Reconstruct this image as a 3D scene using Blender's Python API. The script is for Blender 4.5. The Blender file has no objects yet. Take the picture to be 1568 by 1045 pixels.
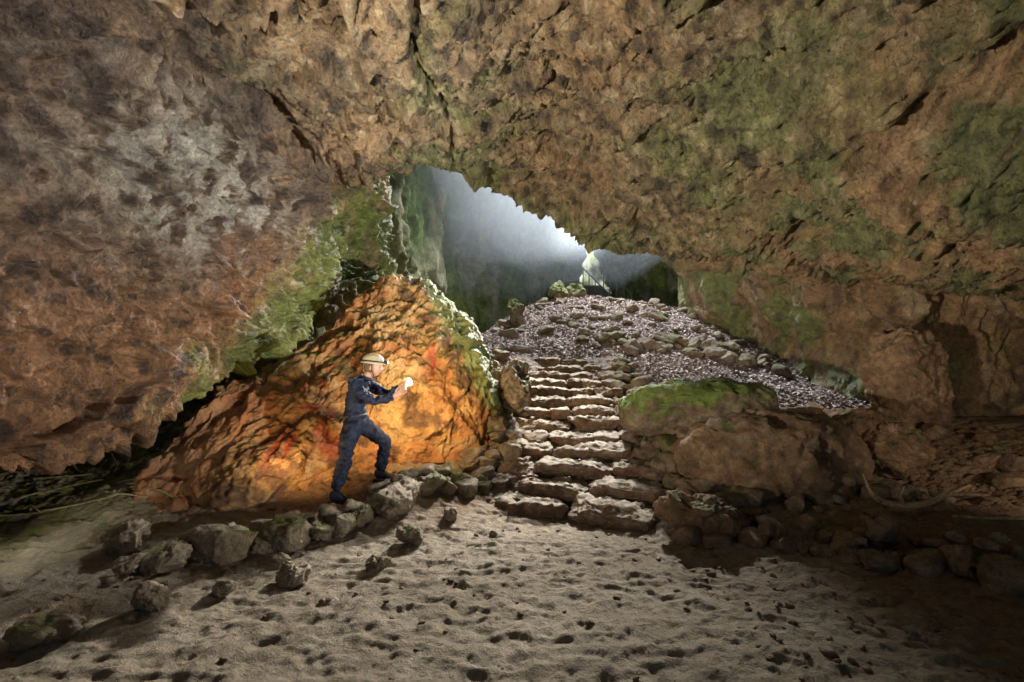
import bpy, bmesh, math, random
import numpy as np
from mathutils import Vector, Matrix
random.seed(3); RS=np.random.RandomState(7)
sc=bpy.context.scene
# ---------------------------------------------------------------- noise
_g=RS.normal(size=(256,3)); _g/=np.linalg.norm(_g,axis=1)[:,None]
_perm=np.concatenate([RS.permutation(256)]*3)
def perlin(p):
    p=np.asarray(p,float); i=np.floor(p).astype(int); f=p-i; i&=255
    u=f*f*f*(f*(f*6-15)+10); out=0
    for dx in (0,1):
        for dy in (0,1):
            for dz in (0,1):
                h=_perm[_perm[_perm[(i[:,0]+dx)&255]+((i[:,1]+dy)&255)]+((i[:,2]+dz)&255)]
                g=_g[h]
                d=g[:,0]*(f[:,0]-dx)+g[:,1]*(f[:,1]-dy)+g[:,2]*(f[:,2]-dz)
                w=(u[:,0] if dx else 1-u[:,0])*(u[:,1] if dy else 1-u[:,1])*(u[:,2] if dz else 1-u[:,2])
                out=out+w*d
    return out*1.6
def fbm(p,o=4,gain=.5,seed=0.):
    p=np.asarray(p,float)+seed*17.13; a=1;s=0
    for k in range(o):
        s=s+a*perlin(p); p=p*2.03+5.7; a*=gain
    return s
def ridged(p,o=4,seed=0.):
    p=np.asarray(p,float)+seed*11.7; a=1;s=0
    for k in range(o):
        s=s+a*(1-np.abs(perlin(p))*2); p=p*2.07+3.1; a*=.5
    return s/2
def worley(p,seed=0,facet=False):
    p=np.asarray(p,float)+seed*7.3; i=np.floor(p).astype(int); f=p-i
    F1=np.full(len(p),9.);F2=np.full(len(p),9.); H=np.zeros(len(p),int); D=np.zeros((len(p),3))
    for dx in (-1,0,1):
        for dy in (-1,0,1):
            for dz in (-1,0,1):
                h=_perm[_perm[_perm[(i[:,0]+dx)&255]+((i[:,1]+dy)&255)]+((i[:,2]+dz)&255)]
                o=_g[h]*.5+.5
                v=np.stack([f[:,0]-dx-o[:,0],f[:,1]-dy-o[:,1],f[:,2]-dz-o[:,2]],-1)
                d=np.sqrt((v*v).sum(1))
                F2=np.minimum(F2,np.maximum(F1,d))
                if facet:
                    k=d<F1; H=np.where(k,h,H); D=np.where(k[:,None],v,D)
                F1=np.minimum(F1,d)
    if facet:
        a=_g[(H*7+13)&255]; off=_g[(H*3+5)&255][:,0]
        return ((a*D).sum(1)*1.3+off*.35)*sst(F2-F1,0,.10)
    return F1,F2
def sst(x,a,b):
    t=np.clip((x-a)/(b-a),0,1); return t*t*(3-2*t)
def mix(a,b,t):
    a=np.asarray(a,float); b=np.asarray(b,float); t=np.asarray(t)[:,None]
    return a*(1-t)+b*t
# ---------------------------------------------------------------- mesh helpers
def mesh_obj(name,V,F,mat,cols=None,smooth=True,parent=None):
    V=np.asarray(V,np.float32); F=np.asarray(F,np.int32); k=F.shape[1]
    me=bpy.data.meshes.new(name)
    me.vertices.add(len(V)); me.vertices.foreach_set('co',V.ravel())
    me.loops.add(F.size); me.loops.foreach_set('vertex_index',F.ravel())
    me.polygons.add(len(F)); me.polygons.foreach_set('loop_start',np.arange(0,F.size,k,dtype=np.int32))
    me.polygons.foreach_set('loop_total',np.full(len(F),k,np.int32))
    me.update(calc_edges=True)
    me.polygons.foreach_set('use_smooth',np.full(len(me.polygons),smooth))
    if cols is not None:
        if callable(cols):
            N=np.zeros(len(V)*3,np.float32); me.vertices.foreach_get('normal',N)
            cols=cols(V.astype(float),N.reshape(-1,3).astype(float))
        a=me.color_attributes.new('Col','FLOAT_COLOR','POINT')
        c=np.ones((len(V),4),np.float32); c[:,:3]=np.clip(cols,0,1); a.data.foreach_set('color',c.ravel())
    me.materials.append(mat)
    ob=bpy.data.objects.new(name,me); sc.collection.objects.link(ob)
    if parent: ob.parent=parent
    return ob
def grid_faces(nu,nv,mask=None):
    a=np.arange(nu*nv).reshape(nu,nv)
    F=np.stack([a[:-1,:-1],a[1:,:-1],a[1:,1:],a[:-1,1:]],-1).reshape(-1,4)
    return F
def cr(P,n):
    P=np.asarray(P,float); m=len(P)
    E=np.concatenate([[2*P[0]-P[1]],P,[2*P[-1]-P[-2]]])
    out=[]
    for s in range(m-1):
        a,b,c,d=E[s],E[s+1],E[s+2],E[s+3]
        nn=n[s] if hasattr(n,'__len__') else n
        for t in np.arange(nn)/nn:
            out.append(.5*((2*b)+(c-a)*t+(2*a-5*b+4*c-d)*t*t+(3*b-a-3*c+d)*t**3))
    out.append(P[-1]); return np.array(out)
def loft(C,nu,nv):
    A=cr(C,nu); B=cr(np.swapaxes(A,0,1),nv); return np.swapaxes(B,0,1)
def gnorm(P):
    N=np.cross(np.gradient(P,axis=0),np.gradient(P,axis=1)); l=np.linalg.norm(N,axis=2,keepdims=True)
    return N/np.maximum(l,1e-9)
# ---------------------------------------------------------------- materials
def ND(nt,t,**k):
    n=nt.nodes.new(t)
    for a,b in k.items():
        if a in n.inputs: n.inputs[a].default_value=b
        else: setattr(n,a,b)
    return n
def rockmat(name,rough=(.55,.9),bump=.04,fine=.012,bs=6.,fs=38.,var=.55,spec=.5,base=None):
    m=bpy.data.materials.new(name); m.use_nodes=True; nt=m.node_tree; L=nt.links.new
    b=nt.nodes['Principled BSDF']; b.inputs['Specular IOR Level'].default_value=spec
    geo=ND(nt,'ShaderNodeNewGeometry')
    n1=ND(nt,'ShaderNodeTexNoise',Scale=bs,Detail=8.,Roughness=.7,Distortion=.3); L(geo.outputs['Position'],n1.inputs['Vector'])
    n2=ND(nt,'ShaderNodeTexNoise',Scale=fs,Detail=5.,Roughness=.7); L(geo.outputs['Position'],n2.inputs['Vector'])
    if base is None:
        at=ND(nt,'ShaderNodeAttribute'); at.attribute_name='Col'; csrc=at.outputs['Color']
    else:
        rg=ND(nt,'ShaderNodeRGB'); rg.outputs[0].default_value=(*base,1); csrc=rg.outputs[0]
    mr=ND(nt,'ShaderNodeMapRange'); mr.inputs['From Min'].default_value=.3; mr.inputs['From Max'].default_value=.7
    mr.inputs['To Min'].default_value=1-var; mr.inputs['To Max'].default_value=1+var; mr.clamp=False
    L(n1.outputs['Fac'],mr.inputs['Value'])
    mr2=ND(nt,'ShaderNodeMapRange'); mr2.inputs['From Min'].default_value=.3; mr2.inputs['From Max'].default_value=.7
    mr2.inputs['To Min'].default_value=1-var*.7; mr2.inputs['To Max'].default_value=1+var*.7
    L(n2.outputs['Fac'],mr2.inputs['Value'])
    mm=ND(nt,'ShaderNodeMath',operation='MULTIPLY'); L(mr.outputs[0],mm.inputs[0]); L(mr2.outputs[0],mm.inputs[1])
    sm=ND(nt,'ShaderNodeVectorMath',operation='SCALE'); L(csrc,sm.inputs[0]); L(mm.outputs[0],sm.inputs['Scale'])
    L(sm.outputs[0],b.inputs['Base Color'])
    rr=ND(nt,'ShaderNodeMapRange'); rr.inputs['From Min'].default_value=.35; rr.inputs['From Max'].default_value=.65
    rr.inputs['To Min'].default_value=rough[0]; rr.inputs['To Max'].default_value=rough[1]
    L(n2.outputs['Fac'],rr.inputs['Value']); L(rr.outputs[0],b.inputs['Roughness'])
    b1=ND(nt,'ShaderNodeBump',Distance=bump,Strength=1.); L(n1.outputs['Fac'],b1.inputs['Height'])
    b2=ND(nt,'ShaderNodeBump',Distance=fine,Strength=1.); L(n2.outputs['Fac'],b2.inputs['Height']); L(b1.outputs[0],b2.inputs['Normal'])
    L(b2.outputs[0],b.inputs['Normal'])
    return m
def simple(name,col,rough=.6,emit=0,bump=0,bscale=30,var=.2,ecol=None):
    m=bpy.data.materials.new(name); m.use_nodes=True; nt=m.node_tree; L=nt.links.new
    b=nt.nodes['Principled BSDF']; b.inputs['Roughness'].default_value=rough
    tc=ND(nt,'ShaderNodeTexCoord'); n=ND(nt,'ShaderNodeTexNoise',Scale=float(bscale),Detail=6.); L(tc.outputs['Object'],n.inputs['Vector'])
    mx=ND(nt,'ShaderNodeMapRange'); mx.inputs['From Min'].default_value=.3; mx.inputs['From Max'].default_value=.7
    mx.inputs['To Min'].default_value=1-var; mx.inputs['To Max'].default_value=1+var; L(n.outputs['Fac'],mx.inputs['Value'])
    rg=ND(nt,'ShaderNodeRGB'); rg.outputs[0].default_value=(*col,1)
    s=ND(nt,'ShaderNodeVectorMath',operation='SCALE'); L(rg.outputs[0],s.inputs[0]); L(mx.outputs[0],s.inputs['Scale']); L(s.outputs[0],b.inputs['Base Color'])
    if bump:
        bb=ND(nt,'ShaderNodeBump',Distance=bump,Strength=1.); L(n.outputs['Fac'],bb.inputs['Height']); L(bb.outputs[0],b.inputs['Normal'])
    if emit:
        b.inputs['Emission Color'].default_value=(*(ecol or col),1); b.inputs['Emission Strength'].default_value=emit
    return m
M_ceil=rockmat('cave_rock',(.25,.65),.075,.045,6.5,28.,.6,.8)
M_far=rockmat('far_rock',(.6,.95),.1,.03,2.,12.,.55,.3)
M_orange=rockmat('iron_rock',(.5,.85),.035,.018,6.,30.,.42,.4)
M_stone=rockmat('stone',(.6,.95),.03,.016,9.,42.,.5,.35)
M_ground=rockmat('earth',(.8,1.),.04,.018,11.,50.,.3,.2)
M_leaf=rockmat('leaves',(.5,.8),.002,.002,20.,80.,.3,.4)
# ---------------------------------------------------------------- ground
GP=np.array([(-6,-6,0),(0,-6,0),(6,-6,0),(-5,0,0),(0,0,0),(5,0,0),(-4,2.5,0),(-1.5,2.5,0),(1.5,2.5,0),(4,2.5,0),(-3.2,3.7,0),(-1,4.2,0),(.8,4.6,0),(2.2,4,0),(-.2,5.4,0),(3.2,3.5,.02),(-1.6,4.75,0),
(-3.4,4.8,.08),(-2,5.6,.22),(-1.6,5.95,.36),(-.7,6.8,.47),(-1.2,6.3,.4),(-3,5.5,.2),(-2,7,.6),
(-4.2,4.3,.02),(-5,4.5,.08),(-6,4.5,.15),(-5,5.5,.35),(-6,6.5,.6),(-4.5,7,.7),(-5,9,1.3),(-3.5,9,1.3),(-8,6,.6),(-8,2,.3),(-8,9,1.5),(-9,-3,.2),
(.2,5.9,-.02),(1.2,5.6,-.02),(.2,7,.38),(1.3,7,.4),(.4,8.2,.8),(1.6,8.2,.82),(.3,9.5,1.27),(2,9.6,1.32),(1.1,11.4,2.07),
(-.3,7.4,.75),(-.6,8.3,1.3),(-.8,9.5,1.75),(-1,12,2.5),
(.3,12,2.4),(2,12.3,2.6),(4,11.5,2.25),(5.5,11,1.95),(6.3,11,1.85),(6.3,8.5,1.15),(.35,16,3.8),(2.6,18,4.5),(6.2,18,4.),(6.2,14,3.),(3,15,3.6),(-.5,15,2.9),(-1.5,18,2.5),(-1,22,2),(3,22,4.2),(6,22,4),(4,26,5),(8,24,4.5),(0,26,3),(-4,14,1.8),(-4,20,2),
(2.8,8.5,1.15),(4.4,9,1.32),(4.2,7.5,.9),(3,7,.72),(2.2,6.2,.33),(4.2,6,.42),(3,5.2,.2),(4.2,5,.36),(3.5,4.5,.2),(5,4.3,.3),(5.5,6,.55),(6.8,7,.9),(8.5,6,.8),(8,4,.45),(7,2,.2),(8,-2,.1),(10,8,1),(10,14,3),(12,20,4),(-12,12,2),(12,0,.3),(-12,0,.3),(12,28,5),(-8,28,3)],float)
def ker(a,b):
    return np.sqrt(((a[:,None,:]-b[None])**2).sum(-1)+.25)
_K=ker(GP[:,:2],GP[:,:2]); _m=GP[:,2].mean(); _w=np.linalg.solve(_K+np.eye(len(GP))*1e-4,GP[:,2]-_m)
def G0(x,y):
    x=np.clip(x,-12,12); y=np.clip(y,-6,28)
    q=np.stack([x,y],-1); out=np.empty(len(q))
    for s in range(0,len(q),20000): out[s:s+20000]=ker(q[s:s+20000],GP[:,:2])@_w+_m
    return out
def G(x,y,fine=True):
    x=np.atleast_1d(np.asarray(x,float)); y=np.atleast_1d(np.asarray(y,float))
    z=G0(x,y); p=np.stack([x,y,x*0+.5],-1)
    near=1-sst(z,.1,.5)
    z=z+fbm(p*.9,3)*.03*(1+1.8*(1-near))
    if fine:
        q=p+.10*np.stack([fbm(p*4,3,seed=1),fbm(p*4,3,seed=2),p[:,0]*0],-1)
        F1,F2=worley(q*np.array([5.2,8.5,1.]),2); z=z+near*(np.minimum(F1,.7)**2-.3)*.040*(.3+.9*np.clip(fbm(p*.8,2,seed=5)+.5,0,1))
        F1,F2=worley(q*np.array([11.,16.,1.]),3); z=z+(np.minimum(F1,.75)**2-.3)*.013
        z=z+near*.008*np.sin(q[:,1]*26+4*fbm(p*1.7,2,seed=8))
        z=z+fbm(p*7,5,.62,seed=3)*.016*(1+1.6*(1-near))
    return z
def g1(x,y): return float(G(x,y,False)[0])
ys=np.concatenate([np.linspace(-30,1.2,50)[:-1],np.linspace(1.2,6.5,350)[:-1],np.linspace(6.5,12,170)[:-1],np.linspace(12,45,150)])
xs=np.concatenate([np.linspace(-30,-7,40)[:-1],np.linspace(-7,7,760)[:-1],np.linspace(7,30,50)])
X,Y=np.meshgrid(xs,ys,indexing='ij'); Z=G(X.ravel(),Y.ravel())
V=np.stack([X.ravel(),Y.ravel(),Z],-1)
def gcol(P,N):
    n=fbm(P*np.array([.7,.7,.7]),4)+.0; n2=fbm(P*3,3,seed=4)
    c=mix((.31,.262,.195),(.25,.208,.15),sst(n,-.4,.6))
    c=mix(c,(.38,.335,.265),sst(n2,.0,.9)*.5)
    right=sst(P[:,0]+.5*n,2.1,3.6)*(1-sst(P[:,1],8,9)); c=mix(c,(.24,.14,.07),right*.75)
    left=sst(-P[:,0],3.9,5)*sst(P[:,1],4.0,5.0); c=mix(c,(.16,.17,.04),left*sst(n2,-.5,.3)*.9)
    hill=sst(P[:,1],8.2,9.5)*sst(P[:,0],-2,-.6); c=mix(c,(.30,.24,.22),hill*.9)
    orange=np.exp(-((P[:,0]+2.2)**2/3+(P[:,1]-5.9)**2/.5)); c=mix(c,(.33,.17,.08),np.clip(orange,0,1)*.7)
    return c
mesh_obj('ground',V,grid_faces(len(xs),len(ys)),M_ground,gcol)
# ---------------------------------------------------------------- near cave shell (ceiling + left wall)
rows=[
 (-7,[(-9,-.5),(-8,.2),(-7,.4),(-6.6,1.2),(-6.2,2.4),(-5.2,3.8),(-3.6,4.9),(-1.4,5.2),(1,5.3),(3.6,4.9),(5.6,3.8),(6.8,2.8),(9,2)]),
 (-2,[(-9,-.5),(-7.4,.2),(-6,.4),(-5.8,1.2),(-5.3,2.3),(-4.6,3.6),(-3.3,4.8),(-1.3,5.1),(1,5.3),(3.4,4.8),(5.2,3.9),(6.5,2.9),(9,2.2)]),
 (1.5,[(-9,-.5),(-6.8,.35),(-5.2,.45),(-5.0,1.2),(-4.7,2.2),(-4.1,3.3),(-3.0,4.6),(-1.2,4.9),(1,5.1),(3.2,4.6),(4.8,3.7),(6.1,2.9),(9,2.3)]),
 (4,[(-8.5,-.4),(-5.9,.8),(-4.45,.78),(-4.3,1.3),(-4.0,2.2),(-3.5,3.3),(-2.75,4.6),(-1.1,4.8),(1,4.95),(2.9,4.4),(4.3,3.45),(5.6,2.75),(8.5,2.3)]),
 (5,[(-8,-.2),(-5.4,1.15),(-4.1,1.15),(-3.95,1.7),(-3.7,2.5),(-3.3,3.6),(-2.8,4.65),(-1.1,4.75),(.8,4.95),(2.6,4.35),(4.15,3.4),(5.6,2.8),(8.5,2.4)]),
 (6,[(-8,0),(-5.2,1.5),(-3.8,1.5),(-3.7,2.1),(-3.5,2.9),(-3.25,3.8),(-3.0,4.75),(-1.3,4.8),(.5,4.95),(2.3,4.3),(4.,3.5),(5.4,2.95),(8.5,2.7)]),
 (8,[(-8,.8),(-5,2.45),(-3.35,2.4),(-3.4,2.9),(-3.3,3.5),(-3.2,4.2),(-2.95,5.0),(-1.5,5.1),(.3,5.0),(2.,4.3),(3.5,3.8),(5.1,3.4),(8,3.1)]),
]
C=[[(x,y,z) for x,z in r] for y,r in rows]
C.append([(-8,10,2),(-4.5,10,3.9),(-2.75,10,3.75),(-2.65,10,4.2),(-2.65,10,4.7),(-2.75,9.8,5.3),(-2.4,9.2,5.9),(-1.1,9.3,5.85),(.3,9.1,4.97),(1.6,9.0,4.2),(2.8,9.3,3.97),(4.6,9.3,3.95),(7.2,8.8,3.4)])
lip=C[-1]
def after(dy,dz,dl):
    out=[]
    for j,(x,y,z) in enumerate(lip):
        w=min(1,max(0,(j-4)/3)); out.append((x-(1-w)*dl,y+dy,z+w*dz+(1-w)*dz*.15))
    return out
C.append(after(.5,.55,.4)); C.append(after(1.0,3.0,1.6)); C.append(after(.8,8.5,3.2))
C=np.array(C,float)
P=loft(C,[12,25,90,90,90,120,100,30,20,15],[20,25,50,50,50,60,70,70,70,70,60,40])
N=gnorm(P); nu,nv=P.shape[:2]; p=P.reshape(-1,3); n=N.reshape(-1,3)
cen=np.array([0,3,2.]); sgn=np.sign(((cen-p)*n).sum(1).mean()); n=n*sgn
wp=p+.25*np.stack([fbm(p*1.1,3,seed=1),fbm(p*1.1,3,seed=2),fbm(p*1.1,3,seed=3)],-1)
ani=wp@np.array([[.75,.35,0],[-.5,1.25,0],[0,0,1.3]])
big=fbm(p*.55,3,seed=4)
rd=ridged(ani*1.2,5,seed=2)
f1,f2=worley(ani*7.5,4)
d=.2*big+.13*(rd-.5)+.03*(.5-f1)+.055*fbm(ani*4,5,.6,seed=6)+.032*fbm(p*16,3,.65,seed=9)
d=d+.28*worley(ani*.6,3,True)+.10*worley(ani*np.array([1.3,2.4,2.4]),5,True)+.045*worley(ani*np.array([3.5,6,6]),6,True)
cx=-.88+.06*np.sin(p[:,1]*2.3)+.09*fbm(p*1.5,3,seed=12)
cm=sst(p[:,1],3.0,4.)*(1-sst(p[:,1],7.3,7.9))*(p[:,2]>4)
dx=np.abs(p[:,0]-cx); d=d-.13*np.exp(-(dx/.035)**2)*cm+.07*cm*sst(cx-p[:,0],0,.05)*(1-sst(cx-p[:,0],.1,1.0))
ck=np.abs(fbm(wp*.45,3,seed=20)); d=d-.09*np.exp(-(ck/.014)**2)
crease=np.exp(-((p[:,0]+2.85)/.12)**2)*(p[:,2]>3.8)*sst(p[:,1],0,2)*(1-sst(p[:,1],7,8)); d=d-.18*crease
p2=p+n*d[:,None]
def ccol(P,N):
    a=fbm(P*.6,4,seed=30); b=fbm(P*1.4,4,seed=31); fz=fbm(P*5,4,.6,seed=33)
    c=mix((.28,.195,.105),(.15,.108,.062),sst(b,-.5,.6))
    c=mix(c,(.15,.175,.06),sst(a,-.1,.5)*.8)
    c=mix(c,(.38,.22,.10),sst(-a,.2,.8)*.45)
    c=mix(c,(.44,.37,.25),sst(fz,.1,.9)*.7)
    c=mix(c,(.035,.026,.018),sst(-fz,.1,.65)*.88)
    x,y,z=P.T
    left=sst(-x,2.2,3.1)*(z<5.4)
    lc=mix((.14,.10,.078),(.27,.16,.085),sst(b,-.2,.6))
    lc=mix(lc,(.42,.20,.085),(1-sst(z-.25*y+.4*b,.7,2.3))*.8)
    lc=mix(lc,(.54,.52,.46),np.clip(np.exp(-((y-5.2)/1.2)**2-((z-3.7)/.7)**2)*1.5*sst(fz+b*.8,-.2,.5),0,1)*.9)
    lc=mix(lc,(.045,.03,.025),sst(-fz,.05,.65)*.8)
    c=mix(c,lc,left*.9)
    gr=sst(-x,2.0,2.6)*sst(y+.9*(2.6-z)+b*.7,6.0,7.3)
    gc=mix((.2,.26,.06),(.44,.33,.17),sst(fbm(P*np.array([1,1,.5])*1.6,3,seed=35),-.1,.5))
    gc=mix(gc,(.07,.08,.03),sst(-fz,.1,.7)*.6)
    c=mix(c,gc,gr*.9)
    rt=sst(x,2.2,4.2); c=mix(c,mix((.40,.24,.12),(.17,.21,.075),sst(b,-.2,.3)),rt*.6)
    hem=sst(-x,3.3,4)*(1-sst(z-.38*y,-.9,-.5)); c=mix(c,(.17,.2,.05),hem*.5*sst(b,-.2,.4))
    return c
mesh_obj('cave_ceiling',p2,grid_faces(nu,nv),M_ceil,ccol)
# ---------------------------------------------------------------- wall lofts
def wall(name,plan,zs,lean,nu,nv,mat,colf,amp=1.,vert=.5,hole=None,seed=0,toward=(1,14,4)):
    Cc=[]
    for i,q in enumerate(plan):
        x,y=q[:2]; zt=q[2] if len(q)>2 else zs[-1]
        cen=np.array(toward[:2]); dirv=cen-np.array([x,y]); dirv=dirv/np.linalg.norm(dirv)
        Cc.append([(x+dirv[0]*l,y+dirv[1]*l,zs[0]+(z-zs[0])/(zs[-1]-zs[0])*(zt-zs[0])) for z,l in zip(zs,lean)])
    P=loft(np.array(Cc,float),nu,nv); N=gnorm(P); a,b=P.shape[:2]; p=P.reshape(-1,3); n=N.reshape(-1,3)
    n=n*np.sign(((np.array(toward)-p)*n).sum(1).mean())
    s=np.array([1,1,vert])
    d=.4*fbm(p*s*.4,3,seed=seed+1)+.2*ridged(p*s*1.1,5,seed=seed+2)+.1*fbm(p*s*3,4,.6,seed=seed+3)
    d=d+.35*worley(p*s*.8,5,True)+.14*worley(p*s*2.2,7,True)
    p2=p+n*(d*amp)[:,None]; F=grid_faces(a,b)
    if hole is not None:
        cc=p2[F].mean(1); F=F[~hole(cc)]
    return mesh_obj(name,p2,F,mat,colf)
def farcol(P,N):
    a=fbm(P*np.array([.5,.5,.25]),4,seed=40); b=fbm(P*np.array([1.6,1.6,.5]),4,seed=41)
    c=mix((.19,.19,.09),(.09,.095,.05),sst(b,-.4,.5)); c=mix(c,(.14,.20,.04),sst(a,-.3,.4)*.8)
    return mix(c,(.38,.36,.24),sst(-a+b*.5,.1,.7)*.6)
def hole(c):
    x,y,z=c.T; w=.78*np.clip(1-(z-5.5)/2.5,0,1)**.8+.07*np.sin(z*9)
    return (y>20)&(z>5.2)&(z<8.)&(np.abs(x-(4.1-.12*(z-6)))<w)
wall('cave_chamber_wall',[(-9,7),(-5.2,9.5,13),(-3.8,12,13),(-3.2,15,13.),(-2.2,19,13),(.3,22.5,12.5),(2.4,24.3,12),(4.2,24.8,9.6),(6.5,24,8.7),(9,21.5,8.7),(9.5,18,8.7),(8.0,15.5,9),(9,13,9)],
     [-.5,2,4.5,7,10,13],[0,.1,.1,0,.3,1.4],45,40,M_far,farcol,1.,.35,hole)
def rwcol(P,N):
    a=fbm(P*.7,4,seed=50); b=fbm(P*np.array([1.8,1.8,.8]),4,seed=51)
    c=mix((.26,.16,.08),(.40,.25,.12),sst(b,-.3,.5)); c=mix(c,(.17,.22,.06),sst(a+.5*sst(P[:,1],9,12)-.05,.0,.5)*.85)
    c=mix(c,(.42,.36,.26),sst(b-a,.4,.9)*.5)
    return mix(c,(.05,.035,.025),sst(-fbm(P*4,3,seed=52),.1,.7)*.6)
wall('cave_side_wall',[(7.6,19),(6.1,17),(6.0,15),(6.3,13),(6.6,11),(6.6,9.4),(6.7,8.5),(7.1,7.9),(7.8,7.8),(8.8,7.5),(9.8,6),(9.6,3),(9.3,-2),(9.3,-7)],
     [-.5,1,2.2,3.2,4.3,6.5],[0,.25,.35,.7,1.0,1.2],45,40,M_ceil,rwcol,.6,.7,seed=5,toward=(1,8,3))
wall('cave_recess_wall',[(-9,-7),(-8.5,0),(-8.2,4),(-8,7),(-7,9.3),(-5.4,9.9),(-4.2,10)],[-.6,0,.7,1.5,2.5,3.6],[0,.2,.2,.3,.5,.6],40,30,M_ceil,rwcol,.5,.8,seed=9,toward=(0,4,1))
# ---------------------------------------------------------------- rocks
_ico={}
def ico(s):
    if s not in _ico:
        bm=bmesh.new(); bmesh.ops.create_icosphere(bm,subdivisions=s,radius=1)
        _ico[s]=(np.array([v.co[:] for v in bm.verts]),np.array([[v.index for v in f.verts] for f in bm.faces])); bm.free()
    return _ico[s]
def rockpts(loc,size,rot=None,seed=0,sub=4,box=0,rough=1.,tilt=.15):
    r=np.random.RandomState(seed+100); v,f=ico(sub); v=v.copy()
    if box: v=v/((np.abs(v)**box).sum(1)**(1/box))[:,None]
    for k in range(13 if not box else 7):
        nn=r.normal(size=3); nn/=np.linalg.norm(nn); dd=r.uniform(.5,.82) if not box else r.uniform(.82,1.15)
        v=v-np.maximum(0,v@nn-dd)[:,None]*nn
    s=np.array(size,float); sm=s.mean(); q=v*s/sm
    dn=v/np.linalg.norm(v,axis=1)[:,None]
    d=.10*fbm(q*1.3,3,seed=seed%37+.3)+.08*(ridged(q*2.6,4,seed=seed%23)-.5)+.03*fbm(q*9,3,.6,seed=seed%11)
    if sub>=5: d=d+.09*worley(q*1.8,seed%13,True)+.04*worley(q*4.5,seed%7,True)
    if box: d*=.75
    v=v*s+dn*(d*rough)[:,None]*sm
    if rot is None: rot=r.uniform(0,6.28)
    M=np.array(Matrix.Rotation(rot,3,'Z')@Matrix.Rotation(r.uniform(-tilt,tilt),3,'X')@Matrix.Rotation(r.uniform(-tilt,tilt),3,'Y'))
    return v@M.T+np.array(loc),f
def batch(name,items,mat,colf):
    Vs=[];Fs=[];o=0
    for v,f in items: Vs.append(v);Fs.append(f+o);o+=len(v)
    return mesh_obj(name,np.concatenate(Vs),np.concatenate(Fs),mat,colf)
def stonecol(moss=.3,base=(.25,.19,.125),alt=(.16,.11,.07),mc=(.13,.16,.045)):
    def f(P,N):
        a=fbm(P*2.2,3,seed=60); b=fbm(P*6,3,seed=61)
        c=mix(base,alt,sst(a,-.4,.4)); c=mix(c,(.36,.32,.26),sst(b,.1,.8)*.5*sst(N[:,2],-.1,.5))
        c=mix(c,(.06,.045,.03),sst(-b,.2,.8)*.5)
        return mix(c,mc,sst(N[:,2]+a*.9+b*.5,1.05-moss*1.3,1.5-moss*1.3)*.85)
    return f
def place(x,y,size,seed,sub=4,box=0,sink=.35,rot=None,rough=1.,dz=0,tilt=.15):
    return rockpts((x,y,g1(x,y)+size[2]*(1-2*sink)+dz),size,rot,seed,sub,box,rough,tilt)
# big iron-stained boulder
OUT=[(-3.75,5.15,-.1),(-2.6,5.85,.1),(-1.5,6.5,.25),(-.62,6.95,.3),(-.38,7.3,1.2),(-.62,7.6,1.95),(-.95,7.85,2.6),(-1.42,8.,3.12),(-1.95,8.,3.27),(-2.4,7.8,2.9),(-3.4,6.95,1.82),(-3.9,6.2,1.3),(-4.3,5.55,.35)]
R1=np.array(OUT); cenf=np.array([-2.1,6.75,1.35])
def ringscale(s,off): return (R1-cenf)*s+cenf+np.array(off)
rings=[ringscale(.02,(.1,-.12,.0)),ringscale(.4,(.05,-.14,.0)),ringscale(.75,(.02,-.1,.0)),R1,R1+np.array([.15,.35,.02]),R1+np.array([.12,.95,-.15]),ringscale(.8,(.0,2.0,-.5)),ringscale(.05,(.1,2.3,-.4))]
R=np.array([np.concatenate([r,r[:1]]) for r in rings])
ext=np.concatenate([R[:,-2:-1],R,R[:,1:2]],1)
P=loft(ext,[60,60,45,20,20,10,6],[2]+[42]*13+[2]); P=P[:,2:-2]
P[:,-1]=P[:,0]
N=gnorm(P); N[:,0]=N[:,-1]=N[:,1]; nu,nv=P.shape[:2]; p=P.reshape(-1,3); n=N.reshape(-1,3); n=n*np.sign(((p-np.array([-2,7.6,1.3]))*n).sum(1).mean())
q=p@np.array([[1,0,.3],[0,1,0],[-.5,0,.8]])
f1,f2=worley(q*4.5,7)
d=.06*fbm(p*.8,3,seed=71)+.08*(ridged(q*1.5,5,seed=72)-.5)+.015*(.5-f1)+.035*fbm(p*6,4,.6,seed=73)
d=d+.12*worley(q*.9,6,True)+.07*worley(q*np.array([2.6,2.3,1.4]),2,True)+.035*worley(q*6,3,True)
p2=p+n*d[:,None]
def bcol(P,N):
    a=fbm(P*1.1,4,seed=80); b=fbm(P*3,4,seed=81)
    c=mix((.42,.25,.10),(.37,.16,.06),sst(a,-.3,.5)); c=mix(c,(.46,.34,.18),sst(b,.0,.7)*.5); c=mix(c,(.10,.05,.03),sst(-b-a*.4,.1,.6)*.85)
    x,y,z=P.T
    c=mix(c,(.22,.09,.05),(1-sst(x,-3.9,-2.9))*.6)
    red=0
    for (rx,rz,sx,sz) in [(-2.3,.75,.14,.13),(-2.42,1.02,.05,.16),(-2.15,1.05,.04,.13),(-2.75,.85,.04,.2),(-2.9,.8,.04,.18),(-2.6,1.25,.12,.04),(-2.55,1.7,.05,.22),(-2.75,1.6,.04,.18),(-1.2,1.9,.05,.2)]: red=red+np.exp(-((x-rx+.05*b)/sx)**2-((z-rz)/sz)**2)
    c=mix(c,(.30,.05,.025),np.clip(red*1.3,0,.8))
    edge=sst(x-(-.9)+.47*(z-1.5)+b*.12+(y-7.2)*.25,.32,.5)
    m=np.clip(edge*(.6+.5*sst(b,-.3,.3))+sst(N[:,2],.55,.85)*sst(z,1,2),0,1)
    return mix(c,mix((.13,.19,.04),(.24,.27,.12),sst(b,-.3,.4)),m)
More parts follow.
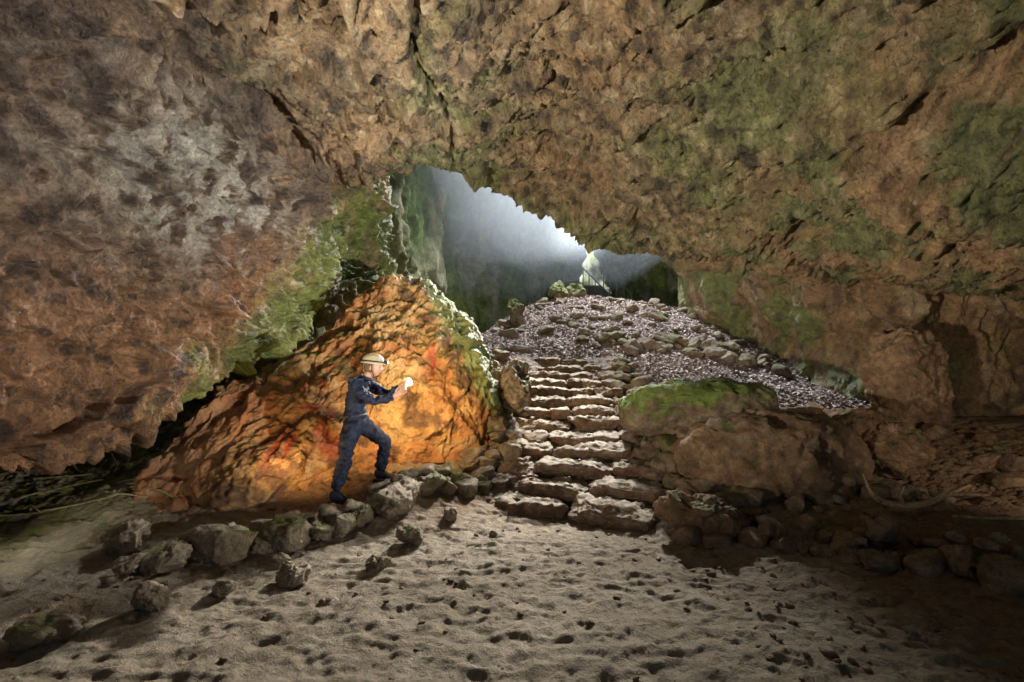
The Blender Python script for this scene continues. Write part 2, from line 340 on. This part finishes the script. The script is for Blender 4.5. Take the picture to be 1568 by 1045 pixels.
mesh_obj('iron_stained_boulder',p2,grid_faces(nu,nv),M_orange,bcol)
# stairs
items=[]; sd=0
NS=13
for i in range(NS):
    y0=5.6+i*.45; zt=.155*(i+1)
    s=.42*max(0,1-i/5.)
    xl=[-.75,-.5,-.2,-.2,-.15,-.08,-.02,.04,.08,.12,.15,.18,.2][i]; xr=[1.8,2.0,2.0,1.98,1.95,1.9,1.95,2.0,2.05,2.15,2.2,2.3,2.4][i]
    x=xl
    while x<xr-.15:
        w=min(random.choice([.35,.5,.7,.95,1.1])*random.uniform(.85,1.15),xr-x+.05); xc=x+w/2; yc=y0-s*(xc-.8)+random.uniform(-.07,.07)-.09*math.sin((xc-xl)/(xr-xl)*math.pi)
        h=.115+random.uniform(0,.03); dep=.3
        items.append(rockpts((xc,yc+dep,zt-h+random.uniform(-.03,.025)),(w/2+.03,dep,h),-math.atan(s)+random.uniform(-.15,.15),sd,5 if w>.45 else 4,4.2,1.5,.06)); sd+=1
        x+=w
rr_=np.random.RandomState(21)
for k in range(70):
    i=rr_.randint(0,12); s_=rr_.uniform(.015,.055); side=rr_.rand()<.7
    x=(rr_.choice([rr_.uniform(.0,.35),rr_.uniform(1.5,2.0)]) if side else rr_.uniform(.2,1.9)); y=5.6+i*.45+rr_.uniform(.1,.42)
    items.append(rockpts((x,y,.155*(i+1)+s_*.4),(s_*1.4,s_,s_*.7),None,500+k,3))
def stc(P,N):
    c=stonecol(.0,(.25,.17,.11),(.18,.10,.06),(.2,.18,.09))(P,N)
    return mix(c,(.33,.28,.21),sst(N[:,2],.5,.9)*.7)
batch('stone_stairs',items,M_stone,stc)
# borders
def along(pts,step,jit,smin,smax,seed,double=False,zoff=0):
    r=np.random.RandomState(seed); A=cr(np.array(pts,float),20); L=np.concatenate([[0],np.cumsum(np.linalg.norm(np.diff(A,axis=0),axis=1))])
    out=[];s=0
    while s<L[-1]:
        x=np.interp(s,L,A[:,0]);y=np.interp(s,L,A[:,1]); sz=r.uniform(smin,smax)
        x+=r.uniform(-jit,jit);y+=r.uniform(-jit,jit)
        out.append(place(x,y,(sz*r.uniform(.9,1.4),sz*r.uniform(.7,1.),sz*r.uniform(.55,.85)),r.randint(9999),5 if sz>.15 else 4,4 if r.rand()<.35 else 0,.3,None,1.2,zoff,.3)); s+=sz*2*step
    return out
it=along([(-3.15,4.35),(-2.6,4.6),(-2.0,4.95),(-1.55,5.25),(-1.2,5.65),(-.8,6.1),(-.45,6.35)],.62,.05,.14,.25,1)
it+=along([(-2.7,4.75),(-2.2,5.0),(-1.7,5.35),(-1.2,5.95),(-.7,6.4)],.95,.06,.09,.16,2,zoff=.08)
batch('stone_border',it,M_stone,stonecol(.15,(.32,.26,.18),(.22,.17,.11)))
it=along([(1.75,4.95),(2.4,4.55),(3.1,4.15),(3.7,3.7),(4.3,3.2),(5.0,2.6)],.85,.09,.07,.19,3)
it+=along([(2.0,5.15),(2.7,4.75),(3.3,4.35),(3.9,3.9),(4.6,3.5)],.9,.12,.08,.16,4)
it+=along([(2.2,5.0),(3.0,4.5),(3.6,4.1),(4.6,3.2)],.9,.2,.05,.12,5,zoff=.1)
batch('stone_border',it,M_stone,stonecol(-.1,(.27,.19,.12),(.18,.11,.07)))
BR=stonecol(-.2,(.26,.165,.095),(.17,.105,.06)); MS=stonecol(.8,mc=(.14,.21,.04))
def one(x,y,s,seed,sub=5,box=0,sink=.35,rot=0.,cf=None,dz=0,name='rock',tilt=.15,rough=1.2):
    batch(name,[place(x,y,s,seed,sub,box,sink,rot,rough,dz,tilt)],M_stone,cf or stonecol(.1))
one(2.75,7.3,(1.1,.65,.42),11,6,3,.15,-.12,MS,.06,'mossy_rock',.1,.9)
one(3.2,6.0,(1.1,.7,.6),12,6,2.4,.32,-.2,BR,0,'boulder',.15,1.1)
one(4.65,6.2,(.72,.55,.46),13,6,0,.25,.3,stonecol(.15,(.24,.14,.075),(.16,.09,.05)),0,'boulder')
one(1.95,5.02,(.46,.38,.36),14,6,0,.25,.2,BR,0,'boulder')
one(.02,8.05,(.42,.42,.52),15,6,0,.1,.2,stonecol(.2),0.03,'boulder')
one(6.05,7.5,(.52,.45,.78),16,6,5,.15,.3,stonecol(-.1,(.3,.19,.11),(.2,.12,.07)),.05,'rock_outcrop',.15,1.5)
fr=[(-2.96,3.12,.3,.18,.15),(-2.6,3.5,.13,.12,.13),(-3.25,4.12,.16,.13,.13),(-2.98,4.2,.22,.15,.17),(-2.25,3.75,.11,.09,.09),(-1.8,3.98,.17,.14,.12),(-1.17,4.25,.14,.11,.09),(-1.0,4.78,.16,.13,.12),(-.68,5.3,.1,.1,.11),(-3.6,4.55,.3,.2,.17),(-4.0,4.7,.15,.13,.1),(-2.7,3.75,.07,.07,.05),(-2.1,4.4,.08,.07,.06),(-.2,5.0,.05,.05,.04),(-3.3,3.55,.06,.05,.05)]
for k,(x,y,a,b,c) in enumerate(fr): one(x,y,(a,b,c),30+k,5,0,.22,None,stonecol(.05,(.31,.25,.175),(.21,.16,.105)),tilt=.3)
r=np.random.RandomState(5); it=[]
def cluster(x0,x1,y0,y1,n,s0,s1,dz=0):
    for k in range(n):
        s=r.uniform(s0,s1); it.append(place(r.uniform(x0,x1),r.uniform(y0,y1),(s*r.uniform(1,1.5),s,s*r.uniform(.55,.9)),r.randint(9999),4,4 if r.rand()<.3 else 0,.3,None,1.2,dz,.35))
cluster(1.95,2.6,6.2,6.9,18,.12,.22,.12); cluster(1.9,2.6,5.3,6.2,20,.09,.2,.03); cluster(-.6,-.05,6.6,7.6,16,.1,.2,.04); cluster(2.1,2.7,7.9,10.8,26,.1,.2,.04)
cluster(-.6,.12,8.3,11.,22,.12,.24,.03); cluster(2.2,4.4,6.6,7.1,18,.1,.2,.07); cluster(-.9,-.3,5.9,6.5,10,.08,.16); cluster(2.3,4.6,5.0,5.6,22,.07,.18)
batch('rock_pile',it,M_stone,stonecol(.1)); it=[]
for k in range(110):
    x=r.uniform(-.6,5.8); y=r.uniform(11.3,17); s=r.uniform(.06,.24)
    it.append(place(x,y,(s*r.uniform(1,1.6),s,s*r.uniform(.5,.8)),r.randint(9999),3,0,.3))
for k in range(34):
    x=1.9+k*.12+r.uniform(-.1,.1); y=12.3-.05*k+r.uniform(-.5,.5); s=r.uniform(.12,.27)
    it.append(place(x,y,(s*1.3,s,s*.75),r.randint(9999),4,0,.3))
batch('hillside_rocks',it,M_stone,stonecol(.2,(.26,.21,.16),(.16,.12,.085))); it=[]
cluster(3.2,6.,6.6,8.4,20,.08,.22); cluster(4.4,7,4.8,7,24,.05,.15)
batch('scattered_rocks',it,M_stone,BR)
one(.1,14.2,(.3,.35,.55),71,5,0,.1,.3,stonecol(.9),.0,'mossy_stump'); one(1.6,16.5,(.4,.4,.36),72,5,0,.15,.3,stonecol(.9),0,'mossy_rock'); one(2.2,17,(.45,.4,.34),73,5,0,.15,1.3,stonecol(.9),0,'mossy_rock')
# gravel
it=[]
for k in range(2200):
    x=r.uniform(-5,6.5); y=r.uniform(2.2,7.5)
    if x<1.5 and y<6 and r.rand()<.75: continue
    s=r.uniform(.008,.03)*(1 if r.rand()<.9 else 1.8); it.append((x,y,s))
arr=np.array(it); zz=G(arr[:,0],arr[:,1])
batch('gravel',[rockpts((a[0],a[1],z+a[2]*.2),(a[2]*1.3,a[2],a[2]*.7),None,k,2) for k,(a,z) in enumerate(zip(arr,zz))],M_stone,stonecol(-.3,(.26,.19,.12),(.17,.11,.06)))
# leaf litter
n=52000; x=r.uniform(-1.2,6.6,n); y=8.3+11*r.rand(n)**1.15
k=(x>2.5)|(y>11.2)|(x<.0); x=x[k];y=y[k]; n=len(x)
z=G(x,y)+.008+r.rand(n)*.02
a=r.uniform(0,6.28,n); s=r.uniform(.02,.05,n)
u=np.stack([np.cos(a),np.sin(a),r.uniform(-.6,.6,n)],-1)*s[:,None]; w=np.stack([-np.sin(a),np.cos(a),r.uniform(-.6,.6,n)],-1)*s[:,None]*.6
c=np.stack([x,y,z],-1); V=np.stack([c-u,c-w,c+u,c+w],1).reshape(-1,3); F=np.arange(4*n).reshape(n,4)
pal=np.array([(.44,.36,.35),(.36,.28,.27),(.54,.47,.45),(.22,.15,.13),(.35,.25,.2),(.64,.59,.58)]); cc=np.repeat(pal[r.randint(0,6,n)],4,0)
mesh_obj('leaf_litter',V,F,M_leaf,cc,False)
# ---------------------------------------------------------------- tubes: antler, branches
def tube(pts,rad,ns=10,seg=8):
    A=cr(np.array(pts,float),seg); Rr=cr(np.array(rad,float)[:,None],seg)[:,0]
    T=np.gradient(A,axis=0); T/=np.linalg.norm(T,axis=1)[:,None]; up=np.array([.13,.2,.97])
    U=np.cross(T,up); U/=np.linalg.norm(U,axis=1)[:,None]; W=np.cross(T,U)
    an=np.linspace(0,2*np.pi,ns,endpoint=False)
    V=A[:,None,:]+Rr[:,None,None]*(np.cos(an)[None,:,None]*U[:,None]+np.sin(an)[None,:,None]*W[:,None])
    m=len(A); V=V.reshape(-1,3); F=[]
    for i in range(m-1):
        for j in range(ns):
            F.append((i*ns+j,i*ns+(j+1)%ns,(i+1)*ns+(j+1)%ns,(i+1)*ns+j))
    return V,np.array(F)
M_bone=simple('antler_bone',(.36,.24,.14),.45,0,.008,40,.5); M_wood=simple('dead_wood',(.26,.22,.10),.8,0,.01,25,.5)
z0=.42
ant=[tube([(4.5,4.75,z0+.17),(4.3,4.75,z0+.09),(4.05,4.72,z0-.0),(3.8,4.75,z0-.03),(3.6,4.8,z0+.05),(3.52,4.85,z0+.26)],[.014,.024,.032,.034,.026,.008]),
 tube([(4.15,4.74,z0+.02),(4.24,4.7,z0+.15),(4.2,4.68,z0+.31)],[.026,.018,.006]),
 tube([(3.85,4.76,z0-.02),(3.78,4.7,z0+.07),(3.8,4.68,z0+.17)],[.024,.016,.006]),
 tube([(4.3,4.75,z0+.08),(4.4,4.66,z0+.1),(4.54,4.6,z0+.11)],[.022,.016,.006]),
 tube([(3.65,4.8,z0+.02),(3.58,4.72,z0+.02),(3.5,4.66,z0+.1)],[.02,.014,.006])]
batch('antler',ant,M_bone,None)
batch('wooden_stick',[tube([(4.1,4.5,.36),(4.5,4.4,.37),(5.2,4.25,.42)],[.014,.016,.012])],M_wood,None)
br=[]
for k in range(46):
    x=r.uniform(-6.6,-4.0); y=r.uniform(4.9,7.2); a=r.uniform(-.9,1.2); l=r.uniform(.3,.9); z=g1(x,y)+.03
    ex,ey=x+math.cos(a)*l,y+math.sin(a)*l*.6
    br.append(tube([(x,y,z),((x+ex)/2+r.uniform(-.07,.07),(y+ey)/2,max(z,g1((x+ex)/2,(y+ey)/2))+r.uniform(.0,.07)),(ex,ey,g1(ex,ey)+r.uniform(.02,.12))],[.014,.011,.004],6))
batch('fallen_branches',br,M_wood,None)
# distant stairway with railing
M_far_st=simple('concrete',(.2,.19,.16),.9)
def boxv(c,s):
    c=np.array(c);s=np.array(s)/2
    V=np.array([(x,y,z) for x in(-1,1) for y in(-1,1) for z in(-1,1)])*s+c
    F=np.array([(0,1,3,2),(4,6,7,5),(0,4,5,1),(2,3,7,6),(0,2,6,4),(1,5,7,3)]); return V,F
stw=[boxv((4.8-.07*i,21.5+.17*i,4.2+.13*i),(1.,.19,.12)) for i in range(14)]
for i in range(0,14,3):
    for sx in (-.5,.5): stw.append(boxv((4.8-.07*i+sx,21.5+.17*i,4.7+.13*i),(.05,.05,1.)))
for sx in(-.5,.5): stw.append(tube([(4.8+sx,21.5,5.2),(4.8-.98+sx,21.5+2.38,5.2+1.82)],[.03,.03],6,2))
batch('stairway',[(v,f) for v,f in stw],M_far_st,None)
batch('limestone_cliff',[rockpts((6.2,33,6.5),(5,3,6.5),.2,77,6,3,1.3,.1)],M_far,lambda P,N: mix((.7,.7,.58),(.3,.4,.16),sst(fbm(P*1.6,4,seed=90),-.2,.3)))
# ---------------------------------------------------------------- mist
def mist(name,loc,size,dens,seed):
    m=bpy.data.materials.new(name); m.use_nodes=True; nt=m.node_tree; nt.nodes.clear()
    out=ND(nt,'ShaderNodeOutputMaterial'); vs=ND(nt,'ShaderNodeVolumeScatter'); vs.inputs['Color'].default_value=(.74,.86,1,1); vs.inputs['Anisotropy'].default_value=.35
    vs.inputs['Density'].default_value=dens; nt.links.new(vs.outputs[0],out.inputs['Volume'])
    try: m.cycles.homogeneous_volume=True
    except Exception: pass
    v,f=ico(4); v=v*(1+.3*fbm(v*1.3,3,seed=seed))[:,None]*np.array(size)+np.array(loc)
    return mesh_obj(name,v,f,m,None)
mist('mist',(1.0,16.3,8.6),(5.6,5.6,4.4),.018,1)
mist('mist',(.8,16.,8.6),(4.4,4.6,3.3),.027,2)
mist('mist',(.1,15.4,8.0),(3.4,3.6,2.4),.042,5)
# ---------------------------------------------------------------- caver
caver=bpy.data.objects.new('caver',None); sc.collection.objects.link(caver)
def skin(name,verts,edges,rad,root,mat,sub=2,noise=0,nsc=8):
    me=bpy.data.meshes.new(name); me.from_pydata(verts,edges,[]); ob=bpy.data.objects.new(name,me); sc.collection.objects.link(ob)
    mo=ob.modifiers.new('s','SKIN'); mo.use_smooth_shade=True
    for i,sv in enumerate(me.skin_vertices[0].data):
        rr=rad[i]; sv.radius=(rr,rr) if not hasattr(rr,'__len__') else rr; sv.use_root=(i==root)
    ss=ob.modifiers.new('b','SUBSURF'); ss.levels=sub; ss.render_levels=sub
    dg=bpy.context.evaluated_depsgraph_get(); ev=ob.evaluated_get(dg); m2=bpy.data.meshes.new_from_object(ev)
    bpy.data.objects.remove(ob)
    if noise:
        nvv=len(m2.vertices); co=np.zeros(nvv*3); m2.vertices.foreach_get('co',co); co=co.reshape(-1,3)
        no=np.zeros(nvv*3); m2.vertices.foreach_get('normal',no); no=no.reshape(-1,3)
        co=co+no*(ridged(co*np.array([1,1,1.7])*nsc,3)-.5)[:,None]*noise; m2.vertices.foreach_set('co',co.ravel())
    m2.materials.clear(); m2.materials.append(mat)
    o=bpy.data.objects.new(name,m2); sc.collection.objects.link(o); o.parent=caver
    for pp in m2.polygons: pp.use_smooth=True
    return o
M_suit=simple('navy_coverall',(.007,.014,.042),.7,0,.03,16,.5); M_skin=simple('skin',(.5,.28,.19),.5,0,.002,40,.1)
M_boot=simple('boot_leather',(.02,.025,.05),.5,0,.005,30,.3); M_helm=simple('helmet_shell',(.42,.36,.23),.4,0,.002,12,.25); M_black=simple('black_rubber',(.02,.02,.02),.5)
M_hair=simple('hair',(.12,.07,.04),.7,0,.004,60,.4); M_belt=simple('belt_webbing',(.03,.03,.035),.6)
zr=g1(-2.02,5.55); zl=g1(-1.62,5.95)
V=[(-1.86,5.75,1.12),(-1.87,5.75,1.25),(-1.86,5.75,1.38),(-1.82,5.75,1.50),(-1.785,5.75,1.575),(-1.745,5.75,1.635),
 (-1.87,5.66,1.06),(-1.92,5.62,.86),(-1.935,5.6,.67),(-1.99,5.575,.47),(-2.03,5.55,zr+.13),
 (-1.82,5.84,1.06),(-1.67,5.88,.95),(-1.535,5.9,.86),(-1.58,5.93,.66),(-1.63,5.95,zl+.13),
 (-1.81,5.60,1.55),(-1.74,5.54,1.46),(-1.585,5.54,1.36),(-1.47,5.58,1.39),(-1.38,5.63,1.42),
 (-1.77,5.91,1.55),(-1.66,5.95,1.49),(-1.53,5.92,1.43),(-1.43,5.87,1.48),(-1.355,5.82,1.53)]
E=[(0,1),(1,2),(2,3),(3,4),(4,5),(0,6),(6,7),(7,8),(8,9),(9,10),(0,11),(11,12),(12,13),(13,14),(14,15),(3,16),(16,17),(17,18),(18,19),(19,20),(3,21),(21,22),(22,23),(23,24),(24,25)]
Rd=[(.14,.125),(.14,.12),(.155,.125),(.16,.125),(.10,.09),(.062,.062),.118,.105,.082,.078,.07,.118,.105,.086,.078,.07,.084,.07,.06,.052,.042,.084,.07,.06,.052,.042]
skin('coverall',V,E,Rd,0,M_suit,3,.045,8)
def boot(name,ax,ay,az,ang):
    c,s=math.cos(ang),math.sin(ang); f=lambda u,z:(ax+c*u,ay+s*u,az+z)
    skin(name,[f(-.01,.16),f(-.01,.07),f(-.06,.045),f(.07,.045),f(.15,.035),f(.20,.03)],[(0,1),(1,2),(1,3),(3,4),(4,5)],[.055,.055,.042,.048,.044,.03],1,M_boot,2)
    v,fc=ico(3); v=v/((np.abs(v)**4).sum(1)**.25)[:,None]*np.array([.155,.052,.018]); v[:,0]+=.065; v[:,2]+=.012
    v=np.stack([ax+c*v[:,0]-s*v[:,1],ay+s*v[:,0]+c*v[:,1],az+v[:,2]],-1); mesh_obj(name+'_sole',v,fc,M_black,None,True,caver)
boot('boot_right',-2.02,5.55,zr-.005,.05); boot('boot_left',-1.62,5.95,zl-.005,.12)
v,f=ico(5); h=v.copy(); x,y,z=h.T.copy()
hx=.098*x; hy=.076*y*(1-.12*(z<0)*(-z)); hz=.118*z
jaw=sst(-z,.2,1); hx=hx*(1-.18*jaw*(x<0)); hy=hy*(1-.22*jaw)
front=sst(x,.3,.9)
def gs(cy,cz,sy,sz): return np.exp(-((y-cy)/sy)**2-((z-cz)/sz)**2)*front
hx+=.028*gs(0,-.18,.16,.17)+.012*gs(0,.02,.14,.25)+.009*gs(0,.22,.5,.12)-.010*gs(.33,.04,.16,.12)-.010*gs(-.33,.04,.16,.12)+.010*gs(0,-.5,.28,.07)+.008*gs(0,-.62,.25,.06)-.006*gs(0,-.57,.3,.03)+.018*gs(0,-.86,.3,.15)
head=np.stack([hx,hy,hz],-1)
HM=np.array(Matrix.Rotation(.12,3,'Z')@Matrix.Rotation(.10,3,'Y')); HC=np.array([-1.655,5.75,1.765])
def hw(p): return np.asarray(p)@HM.T+HC
mesh_obj('head',hw(head),f,M_skin,None,True,caver)
skin('neck',[(-1.745,5.75,1.60),(-1.715,5.75,1.66),(-1.675,5.75,1.72)],[(0,1),(1,2)],[.055,.053,.055],0,M_skin,2)
v3,f3=ico(3)
for sy,nm in((-1,'ear_right'),(1,'ear_left')):
    mesh_obj(nm,hw(v3*np.array([.02,.009,.032])+np.array([-.008,sy*.076,-.012])),f3,M_skin,None,True,caver)
    mesh_obj(nm.replace('ear','eye'),hw(v3*.0115+np.array([.083,sy*.028,.006])),f3,simple('eye',(.25,.2,.18),.2),None,True,caver)
hair=v.copy(); k=hair*np.array([.101,.08,.12]); k[:,0]-=.006; keep=(v[f].mean(1)[:,0]<.12)&(v[f].mean(1)[:,2]>-.55)
mesh_obj('hair',hw(k),f[keep],M_hair,None,True,caver)
hp=v.copy(); fm=(v[f].mean(1)[:,2]>-.02); hh=hp*np.array([.133,.112,.118]); hh=hh*(1+.02*np.cos(hp[:,1:2]*18)*(hp[:,2:3]>.3)); hh[:,2]+=.045
mesh_obj('helmet',hw(hh),f[fm],M_helm,None,True,caver)
an=np.linspace(0,2*np.pi,40); rim=np.stack([.139*np.cos(an),.118*np.sin(an),np.full(40,.043)],-1)
V_,F_=tube(hw(rim),[.008]*40,8,2); mesh_obj('helmet_rim',V_,F_,M_helm,None,True,caver)
V_,F_=tube(hw(rim*np.array([.98,.98,1])+np.array([0,0,.022])),[.009]*40,8,2); mesh_obj('headlamp_strap',V_,F_,M_black,None,True,caver)
vb=v3/((np.abs(v3)**5).sum(1)**.2)[:,None]; mesh_obj('headlamp',hw(vb*np.array([.022,.032,.022])+np.array([.15,0,.07])),f3,M_black,None,True,caver)
mesh_obj('headlamp_lens',hw(v3*np.array([.006,.018,.016])+np.array([.172,0,.07])),f3,simple('lamp_lens',(1,.95,.8),.2,6),None,True,caver)
for sy in(-1,1):
    V_,F_=tube(hw(np.array([(0,sy*.1,.03),(.01,sy*.082,-.05),(.035,sy*.03,-.118)])),[.006]*3,6,6); mesh_obj('chin_strap',V_,F_,M_black,None,True,caver)
def ring(name,c,ax,rx,ry,r_,mat,tilt=(0,0)):
    an=np.linspace(0,2*np.pi,33); q=np.stack([rx*np.cos(an),ry*np.sin(an),0*an],-1)
    M=np.array(Vector((0,0,1)).rotation_difference(Vector(ax)).to_matrix()); V_,F_=tube(q@M.T+np.array(c),[r_]*33,8,2); mesh_obj(name,V_,F_,mat,None,True,caver)
ring('collar',(-1.735,5.75,1.635),(.35,0,.94),.064,.066,.02,M_suit)
ring('belt',(-1.865,5.75,1.19),(-.05,0,1),.128,.138,.02,M_belt)
def hand(name,w,d,up,side):
    w=np.array(w);d=np.array(d,float);d/=np.linalg.norm(d);up=np.array(up,float);up-=d*(up@d);up/=np.linalg.norm(up);s=np.cross(d,up)*side
    q=lambda a,b,c:tuple(w+d*a+up*b+s*c)
    skin(name+'_palm',[q(-.03,0,0),q(.02,0,0),q(.05,.0,0),q(.085,0,0)],[(0,1),(1,2),(2,3)],[(.027,.027),(.022,.034),(.018,.038),(.015,.038)],1,M_skin,2)
    for k,(b,l) in enumerate([(.032,.9),(.011,1.),(-.011,.94),(-.031,.75)]):
        skin(f'{name}_finger_{k+1}',[q(.065,b,0),q(.092,b*1.05,.004),q(.092+.036*l,b*1.1,.016),q(.092+.052*l,b*1.1,.038),q(.092+.046*l,b*1.1,.056)],[(0,1),(1,2),(2,3),(3,4)],[.0095,.0098,.0088,.0078,.006],0,M_skin,2)
    skin(name+'_thumb',[q(.02,.02,.004),q(.045,.045,.016),q(.07,.056,.03),q(.092,.052,.042)],[(0,1),(1,2),(2,3)],[.013,.0115,.010,.008],0,M_skin,2)
hand('hand_right',(-1.365,5.635,1.425),(.75,.35,.5),(-.5,.0,.8),1)
hand('hand_left',(-1.34,5.815,1.54),(.8,-.45,.35),(-.3,.0,.9),-1)
vb5=vb*np.array([.012,.04,.075]); Mx=np.array(Matrix.Rotation(.3,3,'Y')@Matrix.Rotation(.2,3,'Z')); LC=np.array([-1.255,5.73,1.565])
mesh_obj('handheld_lamp',vb5@Mx.T+LC,f3,simple('lamp_body',(.7,.68,.5),.4),None,True,caver)
mesh_obj('handheld_lamp_panel',(vb*np.array([.004,.033,.064])+np.array([.0125,0,.0]))@Mx.T+LC,f3,simple('lamp_panel',(1,.9,.6),.3,10),None,True,caver)
# ---------------------------------------------------------------- light
SD=Vector((1.05,2.6,1.5)).normalized(); el=math.asin(SD.z); az=math.atan2(SD.x,SD.y)
sd=bpy.data.lights.new('sun','SUN'); sd.energy=2.5; sd.angle=math.radians(3); sd.color=(1,.96,.9)
so=bpy.data.objects.new('sun',sd); so.rotation_euler=SD.to_track_quat('Z','Y').to_euler(); sc.collection.objects.link(so)
w=bpy.data.worlds.new('World'); sc.world=w; w.use_nodes=True; nt=w.node_tree
sk=nt.nodes.new('ShaderNodeTexSky'); sk.sky_type='NISHITA'; sk.sun_disc=False; sk.sun_elevation=el; sk.sun_rotation=az
nt.links.new(sk.outputs[0],nt.nodes['Background'].inputs[0]); nt.nodes['Background'].inputs[1].default_value=.08
def spot(name,loc,tgt,e,ang,col,rad=.05,blend=.8):
    l=bpy.data.lights.new(name,'SPOT'); l.energy=e; l.spot_size=math.radians(ang); l.spot_blend=blend; l.shadow_soft_size=rad; l.color=col
    o=bpy.data.objects.new(name,l); o.location=loc; o.rotation_euler=(Vector(loc)-Vector(tgt)).to_track_quat('Z','Y').to_euler(); sc.collection.objects.link(o)
spot('added_fill_spot',(4.2,2.6,.9),(-3.4,4.9,3.4),3000,58,(1,.95,.87),.06,1.)  # off-frame spots added to brighten rock that sun and sky leave dark
spot('added_fill_spot',(4.4,3.0,.9),(-3.0,8.0,4.2),2300,36,(1,.97,.85),.06,1.)  # narrow spot added to light the green left wall
spot('added_fill_spot',(-3.7,1.2,.9),(1.9,6.2,4.8),3400,74,(1,.87,.68),.05,1.)
spot('added_fill_spot',(-4.25,3.1,.5),(-5.2,6.2,.4),90,80,(1,.95,.7),.05,1.)  # added spot for the dark branches under the left hem
spot('added_fill_spot',(5.4,2.6,1.3),(5.6,7.2,1.0),170,75,(1,.82,.62),.05,1.)  # added fill for the dark right side
spot('added_skylight_fill',(3.2,17.5,12.5),(1.2,12.,2.6),14500,80,(.9,.95,1),.7,.6)  # unseen spot added above the hill to strengthen the soft top light
spot('added_passage_lamp',(2.3,14,6.4),(-1.2,5.0,0),9500,42,(1,.97,.91),.1,.8)  # unseen lamp added behind the ceiling lip to light the foreground
spot('added_cliff_fill',(2,27.5,12),(6,31,6.5),3000,80,(1,1,.95),.4,.6)  # unseen spot added outside to brighten the shaded face of the cliff
spot('handheld_lamp_light',(-1.2,5.75,1.58),(-1.7,7.3,1.4),230,158,(1,.68,.3))
spot('ground_lamp',(-2.5,5.2,.55),(-2.6,6.8,1.6),42,150,(1,.64,.28),.12)
# ---------------------------------------------------------------- camera
cd=bpy.data.cameras.new('camera'); cd.lens=17; cd.sensor_width=36; cd.shift_y=.0306; cd.clip_end=500
co=bpy.data.objects.new('camera',cd); co.location=(0,0,1.7); co.rotation_euler=(math.radians(90),0,0); sc.collection.objects.link(co); sc.camera=co
sc.view_settings.view_transform='Standard'; sc.view_settings.look='None'; sc.view_settings.exposure=0
